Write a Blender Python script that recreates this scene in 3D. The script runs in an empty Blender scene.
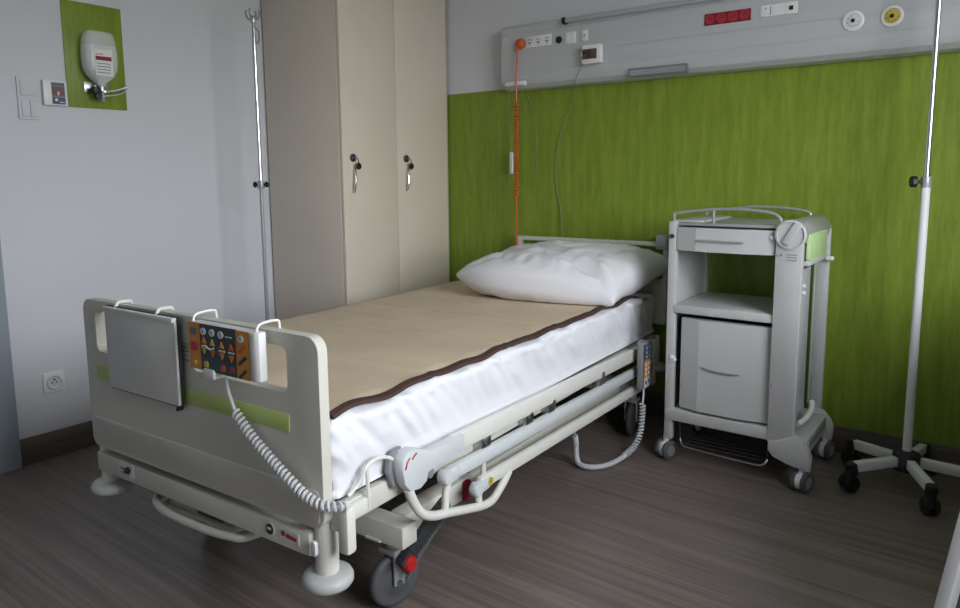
import bpy, bmesh, math, random
from mathutils import Vector, Matrix, noise
random.seed(7)
PI = math.pi
S = bpy.context.scene
COL = S.collection
V = Vector
ORG = {}

# ------------------------------------------------------------------ materials
def new_mat(name):
    m = bpy.data.materials.new(name); m.use_nodes = True
    nt = m.node_tree
    return m, nt, nt.nodes['Principled BSDF']

def plain(name, col, rough=.5, metal=0, var=.06, scale=8, bump=0, bscale=200, spec=.5, stretch=(1, 1, 1), trans=0, alpha=1):
    m, nt, b = new_mat(name)
    N, L = nt.nodes, nt.links
    tc = N.new('ShaderNodeTexCoord'); mp = N.new('ShaderNodeMapping'); mp.inputs['Scale'].default_value = stretch
    L.new(tc.outputs['Object'], mp.inputs['Vector'])
    nz = N.new('ShaderNodeTexNoise'); nz.inputs['Scale'].default_value = scale; nz.inputs['Detail'].default_value = 4
    L.new(mp.outputs[0], nz.inputs['Vector'])
    rp = N.new('ShaderNodeValToRGB')
    lo = [c * (1 - var) for c in col] + [1]; hi = [min(1, c * (1 + var)) for c in col] + [1]
    rp.color_ramp.elements[0].position = .3; rp.color_ramp.elements[1].position = .7
    rp.color_ramp.elements[0].color = lo; rp.color_ramp.elements[1].color = hi
    L.new(nz.outputs['Fac'], rp.inputs['Fac']); L.new(rp.outputs['Color'], b.inputs['Base Color'])
    b.inputs['Roughness'].default_value = rough; b.inputs['Metallic'].default_value = metal
    b.inputs['Specular IOR Level'].default_value = spec
    b.inputs['Transmission Weight'].default_value = trans
    if bump:
        n2 = N.new('ShaderNodeTexNoise'); n2.inputs['Scale'].default_value = bscale; n2.inputs['Detail'].default_value = 3
        L.new(mp.outputs[0], n2.inputs['Vector'])
        bp = N.new('ShaderNodeBump'); bp.inputs['Strength'].default_value = bump; bp.inputs['Distance'].default_value = .004
        L.new(n2.outputs['Fac'], bp.inputs['Height']); L.new(bp.outputs[0], b.inputs['Normal'])
    return m

def streaky(name, dark, light, s1, s2, rough=.5, bump=.1, spec=.5, mid=.5):
    """two noises stretched along one axis, blended into a two-colour ramp"""
    m, nt, b = new_mat(name); N, L = nt.nodes, nt.links
    tc = N.new('ShaderNodeTexCoord')
    fac = None
    for s, w in ((s1, .6), (s2, .4)):
        mp = N.new('ShaderNodeMapping'); mp.inputs['Scale'].default_value = s
        L.new(tc.outputs['Object'], mp.inputs['Vector'])
        nz = N.new('ShaderNodeTexNoise'); nz.inputs['Scale'].default_value = 1; nz.inputs['Detail'].default_value = 5; nz.inputs['Roughness'].default_value = .6
        L.new(mp.outputs[0], nz.inputs['Vector'])
        ml = N.new('ShaderNodeMath'); ml.operation = 'MULTIPLY'; ml.inputs[1].default_value = w
        L.new(nz.outputs['Fac'], ml.inputs[0])
        if fac is None: fac = ml
        else:
            ad = N.new('ShaderNodeMath'); ad.operation = 'ADD'
            L.new(fac.outputs[0], ad.inputs[0]); L.new(ml.outputs[0], ad.inputs[1]); fac = ad
    rp = N.new('ShaderNodeValToRGB')
    rp.color_ramp.elements[0].position = mid - .11; rp.color_ramp.elements[1].position = mid + .11
    rp.color_ramp.elements[0].color = (*dark, 1); rp.color_ramp.elements[1].color = (*light, 1)
    L.new(fac.outputs[0], rp.inputs['Fac']); L.new(rp.outputs['Color'], b.inputs['Base Color'])
    b.inputs['Roughness'].default_value = rough; b.inputs['Specular IOR Level'].default_value = spec
    bp = N.new('ShaderNodeBump'); bp.inputs['Strength'].default_value = bump; bp.inputs['Distance'].default_value = .003
    L.new(fac.outputs[0], bp.inputs['Height']); L.new(bp.outputs[0], b.inputs['Normal'])
    return m

M = {}
M['wall'] = plain('wall_paint', (.65, .66, .695), .75, var=.02, scale=1.2, bump=.06, bscale=160)
M['ceil'] = plain('ceiling_paint', (.78, .78, .78), .8, var=.02)
M['floor'] = streaky('vinyl_wood_floor', (.125, .100, .090), (.232, .192, .172), (.6, 26, 1), (2.6, 105, 1), .40, .05, .5)
M['skirt'] = streaky('vinyl_skirting', (.085, .068, .060), (.165, .135, .12), (.7, .7, 20), (2, 2, 70), .42, .05, .4)
M['green'] = streaky('green_wall_covering', (.165, .238, .018), (.232, .318, .034), (30, 30, 3), (120, 120, 16), .45, .1, .4)
M['cream'] = plain('cream_lacquer', (.62, .605, .54), .38, var=.02, bump=.03, bscale=300)
M['creamlight'] = plain('cream_light_plastic', (.72, .71, .66), .35, var=.02)
M['bluegrey'] = plain('pale_blue_grey_plastic', (.61, .64, .655), .35, var=.02)
M['lime'] = plain('lime_plastic', (.50, .63, .20), .4, var=.03)
M['paleline'] = plain('pale_green_translucent', (.50, .68, .34), .35, var=.03)
M['ward'] = plain('beige_laminate', (.71, .635, .53), .45, var=.02, scale=3, bump=.03, bscale=120)
M['wardedge'] = plain('beige_edge', (.50, .45, .36), .45, var=.02)
M['unit'] = plain('grey_painted_aluminium', (.53, .54, .55), .42, .1, var=.03, scale=6, stretch=(.3, 1, 8))
M['unitlight'] = plain('light_grey_aluminium', (.50, .53, .56), .35, .3, var=.02)
M['white'] = plain('white_plastic', (.78, .78, .78), .35, var=.01)
M['offwhite'] = plain('aged_white_plastic', (.66, .67, .66), .4, var=.02)
M['black'] = plain('black_plastic', (.012, .012, .013), .45, var=.1)
M['darkgrey'] = plain('dark_grey_metal', (.035, .037, .042), .45, .2, var=.08)
M['midgrey'] = plain('mid_grey_plastic', (.22, .23, .24), .45, var=.05)
M['tyre'] = plain('grey_rubber', (.085, .088, .095), .6, var=.06)
M['red'] = plain('red_plastic', (.45, .015, .015), .35, var=.05)
M['darkred'] = plain('dark_red_socket', (.23, .008, .022), .35, var=.05)
M['orange'] = plain('orange_plastic', (.60, .10, .015), .4, var=.04)
M['amber'] = plain('amber_print', (.62, .25, .025), .45, var=.05)
M['yellow'] = plain('yellow_plastic', (.58, .46, .07), .4, var=.04)
M['navy'] = plain('navy_print', (.022, .028, .042), .4, var=.08)
M['teal'] = plain('teal_print', (.012, .065, .085), .4, var=.08)
M['pic_blue'] = plain('blue_print', (.055, .10, .19), .5, var=.05)
M['pic_grey'] = plain('grey_print', (.10, .125, .13), .5, var=.05)
M['pic_mauve'] = plain('mauve_print', (.22, .20, .22), .5, var=.05)
M['logo_red'] = plain('red_print', (.40, .03, .045), .5, var=.05)
M['brown'] = plain('brown_display', (.10, .068, .055), .35, var=.1)
M['chrome'] = plain('chrome', (.78, .79, .8), .14, 1, var=.01)
M['steel'] = plain('brushed_steel', (.5, .5, .5), .32, 1, var=.03)
M['trol'] = plain('light_grey_trolley_plastic', (.50, .50, .495), .42, var=.02)
M['trolgrey'] = plain('grey_trolley_metal', (.40, .41, .42), .34, .35, var=.02)
M['trolblue'] = plain('bluish_side_panel', (.42, .46, .50), .3, var=.03)
M['sheet'] = plain('white_cotton_sheet', (.76, .76, .80), .85, var=.015, bump=.12, bscale=60, spec=.2)
M['pillow'] = plain('white_pillowcase', (.74, .73, .755), .88, var=.015, bump=.12, bscale=50, spec=.2)
M['blanket'] = plain('tan_wool_blanket', (.67, .545, .40), .95, var=.06, scale=5, bump=.35, bscale=420, spec=.1)
M['binding'] = plain('brown_blanket_binding', (.072, .042, .036), .85, var=.1, bump=.2, spec=.15)
M['strip'] = plain('grey_green_strip', (.36, .42, .37), .35, var=.03)
M['cable'] = plain('grey_cable', (.58, .59, .60), .45, var=.03)
M['wire'] = plain('thin_grey_wire', (.22, .25, .17), .45, var=.03)
M['door'] = plain('grey_blue_door_paint', (.30, .34, .39), .45, var=.02)
M['plate'] = plain('grey_board', (.72, .72, .69), .4, var=.02)

def glass_mat():
    m = bpy.data.materials.new('window_glass'); m.use_nodes = True
    nt = m.node_tree; nt.nodes.clear()
    o = nt.nodes.new('ShaderNodeOutputMaterial'); mx = nt.nodes.new('ShaderNodeMixShader')
    t = nt.nodes.new('ShaderNodeBsdfTransparent'); g = nt.nodes.new('ShaderNodeBsdfGlossy')
    g.inputs['Roughness'].default_value = .02; mx.inputs[0].default_value = .06
    nt.links.new(t.outputs[0], mx.inputs[1]); nt.links.new(g.outputs[0], mx.inputs[2]); nt.links.new(mx.outputs[0], o.inputs[0])
    return m
M['glass'] = glass_mat()

def bottle_mat():
    m, nt, b = new_mat('cloudy_bottle_plastic')
    b.inputs['Base Color'].default_value = (.86, .88, .88, 1); b.inputs['Roughness'].default_value = .28
    t = nt.nodes.new('ShaderNodeBsdfTransparent'); mx = nt.nodes.new('ShaderNodeMixShader')
    # upper (empty) half is clearer than the filled half
    tc = nt.nodes.new('ShaderNodeTexCoord'); sp = nt.nodes.new('ShaderNodeSeparateXYZ')
    rp = nt.nodes.new('ShaderNodeValToRGB'); rp.color_ramp.interpolation = 'CONSTANT'
    rp.color_ramp.elements[0].color = (.62, .62, .62, 1); rp.color_ramp.elements[1].color = (.48, .48, .48, 1)
    rp.color_ramp.elements[1].position = .73
    nt.links.new(tc.outputs['Generated'], sp.inputs[0]); nt.links.new(sp.outputs['Z'], rp.inputs[0])
    nt.links.new(rp.outputs[0], mx.inputs[0]); nt.links.new(t.outputs[0], mx.inputs[1]); nt.links.new(b.outputs[0], mx.inputs[2])
    nt.links.new(mx.outputs[0], nt.nodes['Material Output'].inputs[0])
    return m
M['bottle'] = bottle_mat()

# ------------------------------------------------------------------ mesh builder
def smooth_path(pts, n=6, closed=False):
    pts = [V(p) for p in pts]
    if len(pts) < 3: return pts
    out = []
    N = len(pts)
    rng = range(N) if closed else range(N - 1)
    for i in rng:
        if closed: p0, p1, p2, p3 = pts[i - 1], pts[i], pts[(i + 1) % N], pts[(i + 2) % N]
        else: p0, p1, p2, p3 = pts[max(i - 1, 0)], pts[i], pts[i + 1], pts[min(i + 2, N - 1)]
        for k in range(n):
            t = k / n
            out.append(.5 * ((2 * p1) + (p2 - p0) * t + (2 * p0 - 5 * p1 + 4 * p2 - p3) * t * t + (3 * p1 - p0 - 3 * p2 + p3) * t ** 3))
    if not closed: out.append(pts[-1])
    return out

def rrect(x0, y0, x1, y1, r, n=5):
    if not isinstance(r, (tuple, list)): r = (r,) * 4          # bl, br, tr, tl
    out = []
    for (cx, cy, a, rr) in ((x0 + r[0], y0 + r[0], PI, r[0]), (x1 - r[1], y0 + r[1], 1.5 * PI, r[1]), (x1 - r[2], y1 - r[2], 0, r[2]), (x0 + r[3], y1 - r[3], .5 * PI, r[3])):
        for k in range(n + 1):
            t = a + .5 * PI * k / n
            out.append((cx + rr * math.cos(t), cy + rr * math.sin(t)))
    return out

class MB:
    def __init__(s): s.bm = bmesh.new(); s.mi = 0
    def merge(s, b, mat=None):
        if mat is not None: bmesh.ops.transform(b, matrix=mat, verts=b.verts)
        mp = {v: s.bm.verts.new(v.co) for v in b.verts}
        for f in b.faces:
            try: nf = s.bm.faces.new([mp[v] for v in f.verts])
            except ValueError: continue
            nf.material_index = s.mi; nf.smooth = True
        b.free(); return s
    def box(s, c, d, bev=0, rot=None, seg=2):
        b = bmesh.new(); bmesh.ops.create_cube(b, size=1)
        bmesh.ops.scale(b, vec=d, verts=b.verts)
        if bev: bmesh.ops.bevel(b, geom=list(b.edges), offset=min(bev, min(d) * .49), segments=seg, profile=.5, affect='EDGES')
        m = Matrix.Translation(c)
        if rot is not None: m = m @ rot
        return s.merge(b, m)
    def bb(s, x0, x1, y0, y1, z0, z1, bev=0):
        return s.box(((x0 + x1) / 2, (y0 + y1) / 2, (z0 + z1) / 2), (abs(x1 - x0), abs(y1 - y0), abs(z1 - z0)), bev)
    def beam(s, p0, p1, w, h, bev=0, up=(0, 0, 1)):
        p0, p1 = V(p0), V(p1); d = (p1 - p0); L = d.length; d.normalize()
        x = d.cross(V(up)).normalized(); u = x.cross(d)
        R = Matrix((x, d, u)).transposed().to_4x4()
        return s.box((p0 + p1) / 2, (w, L, h), bev, R)
    def cyl(s, p0, p1, r, seg=16, r2=None, bev=0):
        p0, p1 = V(p0), V(p1); d = p1 - p0; L = d.length
        prof = [(0, 0), (r, 0), (r if r2 is None else r2, L), (0, L)]
        if bev:
            q = r if r2 is None else r2
            prof = [(0, 0), (r - bev, 0), (r - bev * .3, bev * .3), (r, bev), (q, L - bev), (q - bev * .3, L - bev * .3), (q - bev, L), (0, L)]
        return s.lathe(prof, p0, d, seg)
    def lathe(s, prof, c, axis=(0, 0, 1), seg=20):
        b = bmesh.new(); rings = []
        for r, z in prof:
            if r < 1e-6: rings.append([b.verts.new((0, 0, z))])
            else: rings.append([b.verts.new((r * math.cos(2 * PI * k / seg), r * math.sin(2 * PI * k / seg), z)) for k in range(seg)])
        for a, c2 in zip(rings, rings[1:]):
            for k in range(seg):
                j = (k + 1) % seg
                vs = [a[0] if len(a) == 1 else a[k], a[0] if len(a) == 1 else a[j], c2[0] if len(c2) == 1 else c2[j], c2[0] if len(c2) == 1 else c2[k]]
                vs = list(dict.fromkeys(vs))
                if len(vs) > 2:
                    try: b.faces.new(vs)
                    except ValueError: pass
        q = V((0, 0, 1)).rotation_difference(V(axis).normalized()).to_matrix().to_4x4()
        return s.merge(b, Matrix.Translation(c) @ q)
    def tube(s, pts, r, seg=8, n=0, closed=False, caps=True):
        P = smooth_path(pts, n, closed) if n else [V(p) for p in pts]
        b = bmesh.new(); N = len(P); rings = []
        t0 = (P[1] - P[0]).normalized()
        nrm = t0.orthogonal().normalized(); prev = t0
        for i in range(N):
            if closed: t = (P[(i + 1) % N] - P[i - 1]).normalized()
            else: t = (P[min(i + 1, N - 1)] - P[max(i - 1, 0)]).normalized()
            nrm = prev.rotation_difference(t) @ nrm; prev = t
            bi = t.cross(nrm)
            rr = r(i / (N - 1)) if callable(r) else r
            rings.append([b.verts.new(P[i] + (nrm * math.cos(2 * PI * k / seg) + bi * math.sin(2 * PI * k / seg)) * rr) for k in range(seg)])
        pairs = list(zip(rings, rings[1:])) + ([(rings[-1], rings[0])] if closed else [])
        for a, c in pairs:
            for k in range(seg): b.faces.new((a[k], a[(k + 1) % seg], c[(k + 1) % seg], c[k]))
        if caps and not closed: b.faces.new(list(reversed(rings[0]))); b.faces.new(rings[-1])
        return s.merge(b)
    def coil(s, pts, R, r, turns, n=8, per=10, seg=6):
        P = smooth_path(pts, n); L = [0]
        for a, c in zip(P, P[1:]): L.append(L[-1] + (c - a).length)
        tot = L[-1]; K = int(turns * per); out = []; j = 0
        t0 = (P[1] - P[0]).normalized(); nrm = t0.orthogonal().normalized(); prev = t0
        for i in range(K + 1):
            d = tot * i / K
            while j < len(P) - 2 and L[j + 1] < d: j += 1
            f = (d - L[j]) / max(L[j + 1] - L[j], 1e-9)
            c = P[j].lerp(P[j + 1], f); t = (P[j + 1] - P[j]).normalized()
            nrm = prev.rotation_difference(t) @ nrm; prev = t; bi = t.cross(nrm)
            a = 2 * PI * turns * i / K
            out.append(c + (nrm * math.cos(a) + bi * math.sin(a)) * R)
        return s.tube(out, r, seg)
    def prism(s, outer, w0, w1, plane='xz', holes=(), bev=0, seg=2):
        """outline in a plane pushed from w0 to w1 along the third axis"""
        def at(u, v, w): return {'xz': (u, w, v), 'yz': (w, u, v), 'xy': (u, v, w)}[plane]
        b = bmesh.new(); edges = []
        for loop in [outer] + list(holes):
            vs = [b.verts.new(at(u, v, w0)) for u, v in loop]
            edges += [b.edges.new((vs[i], vs[(i + 1) % len(vs)])) for i in range(len(vs))]
        if holes: bmesh.ops.triangle_fill(b, use_beauty=True, use_dissolve=False, edges=edges)
        else: b.faces.new(list(b.verts))
        ext = bmesh.ops.extrude_face_region(b, geom=list(b.faces))
        d = V(at(0, 0, w1)) - V(at(0, 0, w0))
        bmesh.ops.translate(b, vec=d, verts=[g for g in ext['geom'] if isinstance(g, bmesh.types.BMVert)])
        bmesh.ops.recalc_face_normals(b, faces=b.faces)
        if bev:
            ed = [e for e in b.edges if len(e.link_faces) == 2 and e.calc_face_angle() > 1.2 and
                  abs((e.verts[1].co - e.verts[0].co).normalized().dot(d.normalized())) < .5]
            bmesh.ops.bevel(b, geom=ed, offset=bev, segments=seg, profile=.5, affect='EDGES', clamp_overlap=True)
        return s.merge(b)
    def rbox(s, x0, x1, y0, y1, z0, z1, r, cuts, fn=None):
        """rounded box with a regular grid on it; fn moves the points"""
        b = bmesh.new(); bmesh.ops.create_cube(b, size=2)
        lo, hi = V((x0, y0, z0)), V((x1, y1, z1)); c = (lo + hi) / 2; h = (hi - lo) / 2
        b.free(); b = bmesh.new(); cache = {}
        def vert(p):
            k = tuple(round(q, 5) for q in p)
            if k not in cache: cache[k] = b.verts.new(p)
            return cache[k]
        def grid(ax, sgn):
            u, v = [a for a in range(3) if a != ax]
            nu, nv = cuts[u], cuts[v]
            for i in range(nu):
                for j in range(nv):
                    q = []
                    for di, dj in ((0, 0), (1, 0), (1, 1), (0, 1)):
                        p = [0, 0, 0]; p[ax] = h[ax] * sgn
                        p[u] = -h[u] + 2 * h[u] * (i + di) / nu; p[v] = -h[v] + 2 * h[v] * (j + dj) / nv
                        q.append(vert(p))
                    b.faces.new(q)
        for ax in range(3):
            for sgn in (-1, 1): grid(ax, sgn)
        for v in b.verts:
            p = v.co; inner = V([max(-(h[i] - r), min(h[i] - r, p[i])) for i in range(3)])
            d = p - inner
            v.co = c + inner + (d.normalized() * r if d.length > 1e-9 else d)
        bmesh.ops.recalc_face_normals(b, faces=b.faces)
        if fn:
            b.normal_update()
            mv = [(v, fn(v.co.copy(), v.normal.copy())) for v in b.verts]
            for v, p in mv: v.co = p
        return s.merge(b)
    def obj(s, name, mats, parent=None, angle=40, shift=True):
        if isinstance(mats, str): mats = [mats]
        bm = s.bm
        bmesh.ops.remove_doubles(bm, verts=bm.verts, dist=1e-6)
        bmesh.ops.recalc_face_normals(bm, faces=bm.faces)
        if parent is not None and shift and parent.get('_org') is not None:
            bmesh.ops.translate(bm, vec=-V(parent['_org']), verts=bm.verts)
        me = bpy.data.meshes.new(name); bm.to_mesh(me); bm.free()
        for k in mats: me.materials.append(M[k])
        me.set_sharp_from_angle(angle=math.radians(angle))
        o = bpy.data.objects.new(name, me); COL.objects.link(o)
        if parent is not None:
            o.parent = parent
            if parent.get('_org') is not None: o['_org'] = list(parent['_org'])
        return o

def tag(o, label, cat, group=None):
    o['label'] = label; o['category'] = cat
    if group: o['group'] = group
    return o
def thing(name, label, cat, loc=(0, 0, 0), rotz=0, group=None, world=False):
    """Empty at a thing's base; world=True: parts are given in world coordinates"""
    o = bpy.data.objects.new(name, None); COL.objects.link(o); o.empty_display_size = .1
    o.location = loc; o.rotation_euler = (0, 0, rotz)
    if world: o['_org'] = list(loc)
    return tag(o, label, cat, group)
def struct(o):
    o['kind'] = 'structure'; return o
def dup(root, name=None):
    r = root.copy(); COL.objects.link(r)
    def rec(a, b):
        for ch in [c for c in bpy.data.objects if c.parent == a]:
            c = ch.copy(); COL.objects.link(c); c.parent = b; rec(ch, c)
    rec(root, r); return r

# ------------------------------------------------------------------ the room
XW, YF, HC = 3.9, -4.9, 2.75          # right wall, wall behind the camera, ceiling
m = MB(); m.bb(-.2, XW + .25, YF - .2, .2, -.1, 0); struct(m.obj('floor', 'floor'))
m = MB(); m.bb(-.2, XW + .25, YF - .2, .2, HC, HC + .1); struct(m.obj('ceiling', 'ceil'))
m = MB(); m.bb(-.2, 0, YF, .2, 0, HC); struct(m.obj('wall_left', 'wall'))
m = MB(); m.bb(0, XW + .25, 0, .2, 0, HC); struct(m.obj('wall_back', 'wall'))
m = MB(); m.bb(-.2, XW + .25, YF - .2, YF, 0, HC); struct(m.obj('wall_front', 'wall'))
WY0, WY1, WZ0, WZ1 = -2.75, -1.1, .85, 2.35
m = MB(); m.prism([(YF, 0), (0, 0), (0, HC), (YF, HC)], XW, XW + .25, 'yz', holes=[[(WY0, WZ0), (WY1, WZ0), (WY1, WZ1), (WY0, WZ1)]])
struct(m.obj('wall_right', 'wall'))
m = MB(); m.prism([(WY0, WZ0), (WY1, WZ0), (WY1, WZ1), (WY0, WZ1)], XW + .12, XW + .18, 'yz',
                  holes=[[(WY0 + .06, WZ0 + .06), ((WY0 + WY1) / 2 - .04, WZ0 + .06), ((WY0 + WY1) / 2 - .04, WZ1 - .06), (WY0 + .06, WZ1 - .06)],
                         [((WY0 + WY1) / 2 + .04, WZ0 + .06), (WY1 - .06, WZ0 + .06), (WY1 - .06, WZ1 - .06), ((WY0 + WY1) / 2 + .04, WZ1 - .06)]])
win = struct(m.obj('window_1', 'white'))
m = MB(); m.bb(XW + .147, XW + .153, WY0 + .05, WY1 - .05, WZ0 + .05, WZ1 - .05); m.obj('pane', 'glass', win)
m = MB(); m.bb(XW - .12, XW + .12, WY0 - .05, WY1 + .05, WZ0 - .035, WZ0 + .0, .006); struct(m.obj('trim_2', 'white'))

# green vinyl covering the lower wall behind the bed, and the skirtings
m = MB(); m.bb(.0, XW, -.004, 0, .10, 1.587); struct(m.obj('trim_1', 'green'))
m = MB(); m.bb(.0, XW, -.012, 0, 0, .11, .003); struct(m.obj('baseboard_back', 'skirt'))
m = MB(); m.bb(0, .012, -2.06, -.012, 0, .11, .003); struct(m.obj('baseboard_left', 'skirt'))
# door at the far left of the picture
m = MB(); m.prism([(-3.12, 0), (-3.04, 0), (-3.04, 2.04), (-2.145, 2.04), (-2.145, 0), (-2.062, 0), (-2.062, 2.12), (-3.12, 2.12)], 0, .03, 'yz', bev=.004)
d1 = struct(m.obj('door_1', 'door'))
m = MB(); m.bb(.001, .022, -3.036, -2.149, .022, 2.036, .003); m.obj('door_leaf', 'door', d1)
m = MB(); m.cyl((.022, -2.97, 1.05), (.07, -2.97, 1.05), .012).tube([(.07, -2.97, 1.05), (.07, -2.85, 1.05)], .01); m.obj('door_handle', 'steel', d1)

# ------------------------------------------------------------------ left wall fittings
m = MB(); m.bb(0, .006, -1.765, -1.523, 1.437, 1.862, .002)
tag(m.obj('wall_panel', 'green'), 'small green splash panel on the left wall behind the soap bottle', 'panel')

t = thing('light_switch', 'white double light switch plate at the far left of the wall', 'switch', (0, -1.912, 1.46), world=True)
m = MB(); m.prism(rrect(-1.951, 1.377, -1.873, 1.543, .006), 0, .009, 'yz', bev=.002); m.obj('plate', 'wall', t)
m = MB(); m.bb(.009, .014, -1.941, -1.883, 1.468, 1.530, .002); m.obj('rocker', 'wall', t)
for y0, y1 in ((-1.941, -1.9135), (-1.9105, -1.883)):
    m = MB(); m.bb(.009, .014, y0, y1, 1.388, 1.450, .002); m.obj('rocker', 'wall', t)

t = thing('wall_thermostat', 'small white wall box with a grey red and blue picture, left of the green panel', 'thermostat', (0, -1.82, 1.48), world=True)
m = MB(); m.bb(0, .022, -1.862, -1.772, 1.437, 1.535, .003); m.obj('housing', 'white', t)
m = MB(); m.bb(.022, .0235, -1.832, -1.783, 1.443, 1.527)
m.mi = 1; m.bb(.0235, .0242, -1.832, -1.783, 1.443, 1.468)
m.mi = 3; m.bb(.0235, .0242, -1.832, -1.783, 1.468, 1.476); m.bb(.0235, .0242, -1.832, -1.783, 1.512, 1.517)
m.mi = 2
for y in (-1.822, -1.808, -1.794): m.cyl((.0235, y, 1.487), (.0245, y, 1.487), .0062, 10)
m.bb(.0235, .0243, -1.828, -1.787, 1.495, 1.4975)
m.mi = 4; m.cyl((.0242, -1.817, 1.459), (.0246, -1.817, 1.459), .006, 10); m.bb(.0242, .0246, -1.806, -1.787, 1.449, 1.452); m.bb(.0235, .0246, -1.811, -1.805, 1.478, 1.492)
m.obj('picture', ['pic_grey', 'pic_blue', 'logo_red', 'pic_mauve', 'white'], t)

t = thing('wall_socket', 'white wall socket low on the left wall above the dark skirting', 'socket', (0, -1.912, .315), world=True)
m = MB(); m.prism(rrect(-1.952, .272, -1.871, .358, .008), 0, .010, 'yz', bev=.002); m.obj('plate', 'white', t)
m = MB(); m.lathe([(.027, 0), (.030, .003), (.027, .006), (.022, .004), (.021, .0005), (0, .0005)], (.010, -1.911, .315), (1, 0, 0), 24)
m.mi = 1
for dy in (-.009, .009): m.cyl((.0105, -1.911 + dy, .313), (.0116, -1.911 + dy, .313), .0032, 8)
m.cyl((.0105, -1.911, .326), (.018, -1.911, .326), .003, 8)
m.obj('socket_well', ['offwhite', 'darkgrey'], t)

# soap bottle hung upside down on the panel
t = thing('soap_dispenser', 'cloudy upside-down disinfectant bottle in a chrome lever holder on the green panel', 'dispenser', (.006, -1.645, 1.46), world=True)
def bottle_ring(z, hw, hd, cy=-1.652, cx=.058):
    return [(cx + hd * math.copysign(abs(math.cos(a)) ** .55, math.cos(a)), cy + hw * math.copysign(abs(math.sin(a)) ** .55, math.sin(a)), z) for a in [2 * PI * k / 28 for k in range(28)]]
prof = [(1.744, .02, .01), (1.742, .046, .025), (1.735, .054, .032), (1.71, .061, .036), (1.66, .066, .038), (1.62, .066, .038), (1.588, .062, .037), (1.565, .050, .033), (1.550, .034, .026), (1.538, .018, .018), (1.525, .014, .014)]
b = bmesh.new(); R = [[b.verts.new(p) for p in bottle_ring(*q)] for q in prof]
for a, c in zip(R, R[1:]):
    for k in range(28): b.faces.new((a[k], a[(k + 1) % 28], c[(k + 1) % 28], c[k]))
b.faces.new(R[0]); b.faces.new(R[-1])
m = MB(); m.merge(b); bt = m.obj('bottle', 'bottle', t, angle=60)
m = MB(); m.bb(.0962, .0975, -1.690, -1.618, 1.562, 1.668)
m.mi = 1; m.bb(.0975, .0979, -1.686, -1.622, 1.624, 1.640)
m.mi = 2; m.bb(.0975, .0979, -1.684, -1.655, 1.646, 1.650)
m.mi = 3
for z in (1.610, 1.598, 1.586, 1.574): m.bb(.0975, .0978, -1.684, -1.628, z, z + .003)
m.obj('label', ['white', 'darkred', 'orange', 'pic_grey'], bt)
m = MB(); m.bb(.006, .012, -1.70, -1.60, 1.50, 1.545, .002).beam((.012, -1.65, 1.52), (.045, -1.65, 1.52), .05, .022, .003)
m.cyl((.058, -1.652, 1.495), (.058, -1.652, 1.53), .016, 14, bev=.002).cyl((.058, -1.648, 1.462), (.058, -1.652, 1.50), .006, 10, r2=.011)
m.obj('holder', 'steel', t)
m = MB(); m.tube([(.06, -1.665, 1.50), (.075, -1.65, 1.502), (.075, -1.60, 1.512), (.07, -1.545, 1.532)], .0042, 6, 4)
m.tube([(.06, -1.668, 1.483), (.078, -1.64, 1.485), (.077, -1.58, 1.50), (.07, -1.546, 1.53)], .0036, 6, 4)
m.obj('lever', 'chrome', t)
m = MB(); m.cyl((.035, -1.68, 1.507), (.082, -1.68, 1.507), .014, 12, bev=.003).box((.06, -1.672, 1.482), (.03, .022, .02), .004); m.obj('knob', 'darkgrey', t)

# ------------------------------------------------------------------ wardrobe in the corner
WX, WYY, WH = .571, -.804, 2.42
t = thing('wardrobe', 'tall beige two-door wardrobe in the corner beside the green wall', 'wardrobe', (.28, -.41, 0), world=True)
m = MB()
m.bb(.014, .551, WYY, WYY + .018, .0, WH, .001).bb(.014, .551, -.036, -.018, .0, WH, .001)
m.bb(.014, .551, WYY + .018, -.036, WH - .02, WH).bb(.014, .551, WYY + .018, -.036, .06, .08).bb(.014, .024, WYY + .018, -.036, .08, WH - .02)
m.bb(.02, .53, WYY + .018, -.036, 0, .06).bb(.014, .55, -.436, -.418, .08, WH - .02)
m.obj('carcass', 'ward', t)
for y0, y1 in ((WYY + .002, -.430), (-.427, -.020)):
    m = MB(); m.bb(.552, WX, y0, y1, .065, WH - .002, .0015); d = m.obj('door', 'ward', t)
    hy = y0 + .066
    m = MB(); m.tube([(WX, hy + .004, 1.175), (WX + .014, hy, 1.168), (WX + .021, hy - .004, 1.12), (WX + .014, hy - .008, 1.076), (WX, hy - .008, 1.066)], .0058, 8, 5); m.obj('handle', 'chrome', d)
    m = MB(); m.lathe([(.019, 0), (.019, .005), (.014, .010), (.009, .012), (0, .012)], (WX, hy, 1.232), (1, 0, 0), 18); m.obj('lock', 'darkgrey', d)
    m = MB(); m.bb(WX + .012, WX + .030, hy - .002, hy + .002, 1.227, 1.236)
    m.mi = 1; m.cyl((WX + .026, hy + .010, 1.192), (WX + .031, hy + .010, 1.192), .017, 14, bev=.001).tube([(WX + .026, hy, 1.232), (WX + .030, hy + .006, 1.222), (WX + .029, hy + .010, 1.206)], .0022, 6, 3)
    m.obj('key', ['steel', 'black'], d)
m = MB(); m.bb(.552, WX, -.0175, -.0125, 0, WH, .001); m.obj('filler_strip', 'wardedge', t)

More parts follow.
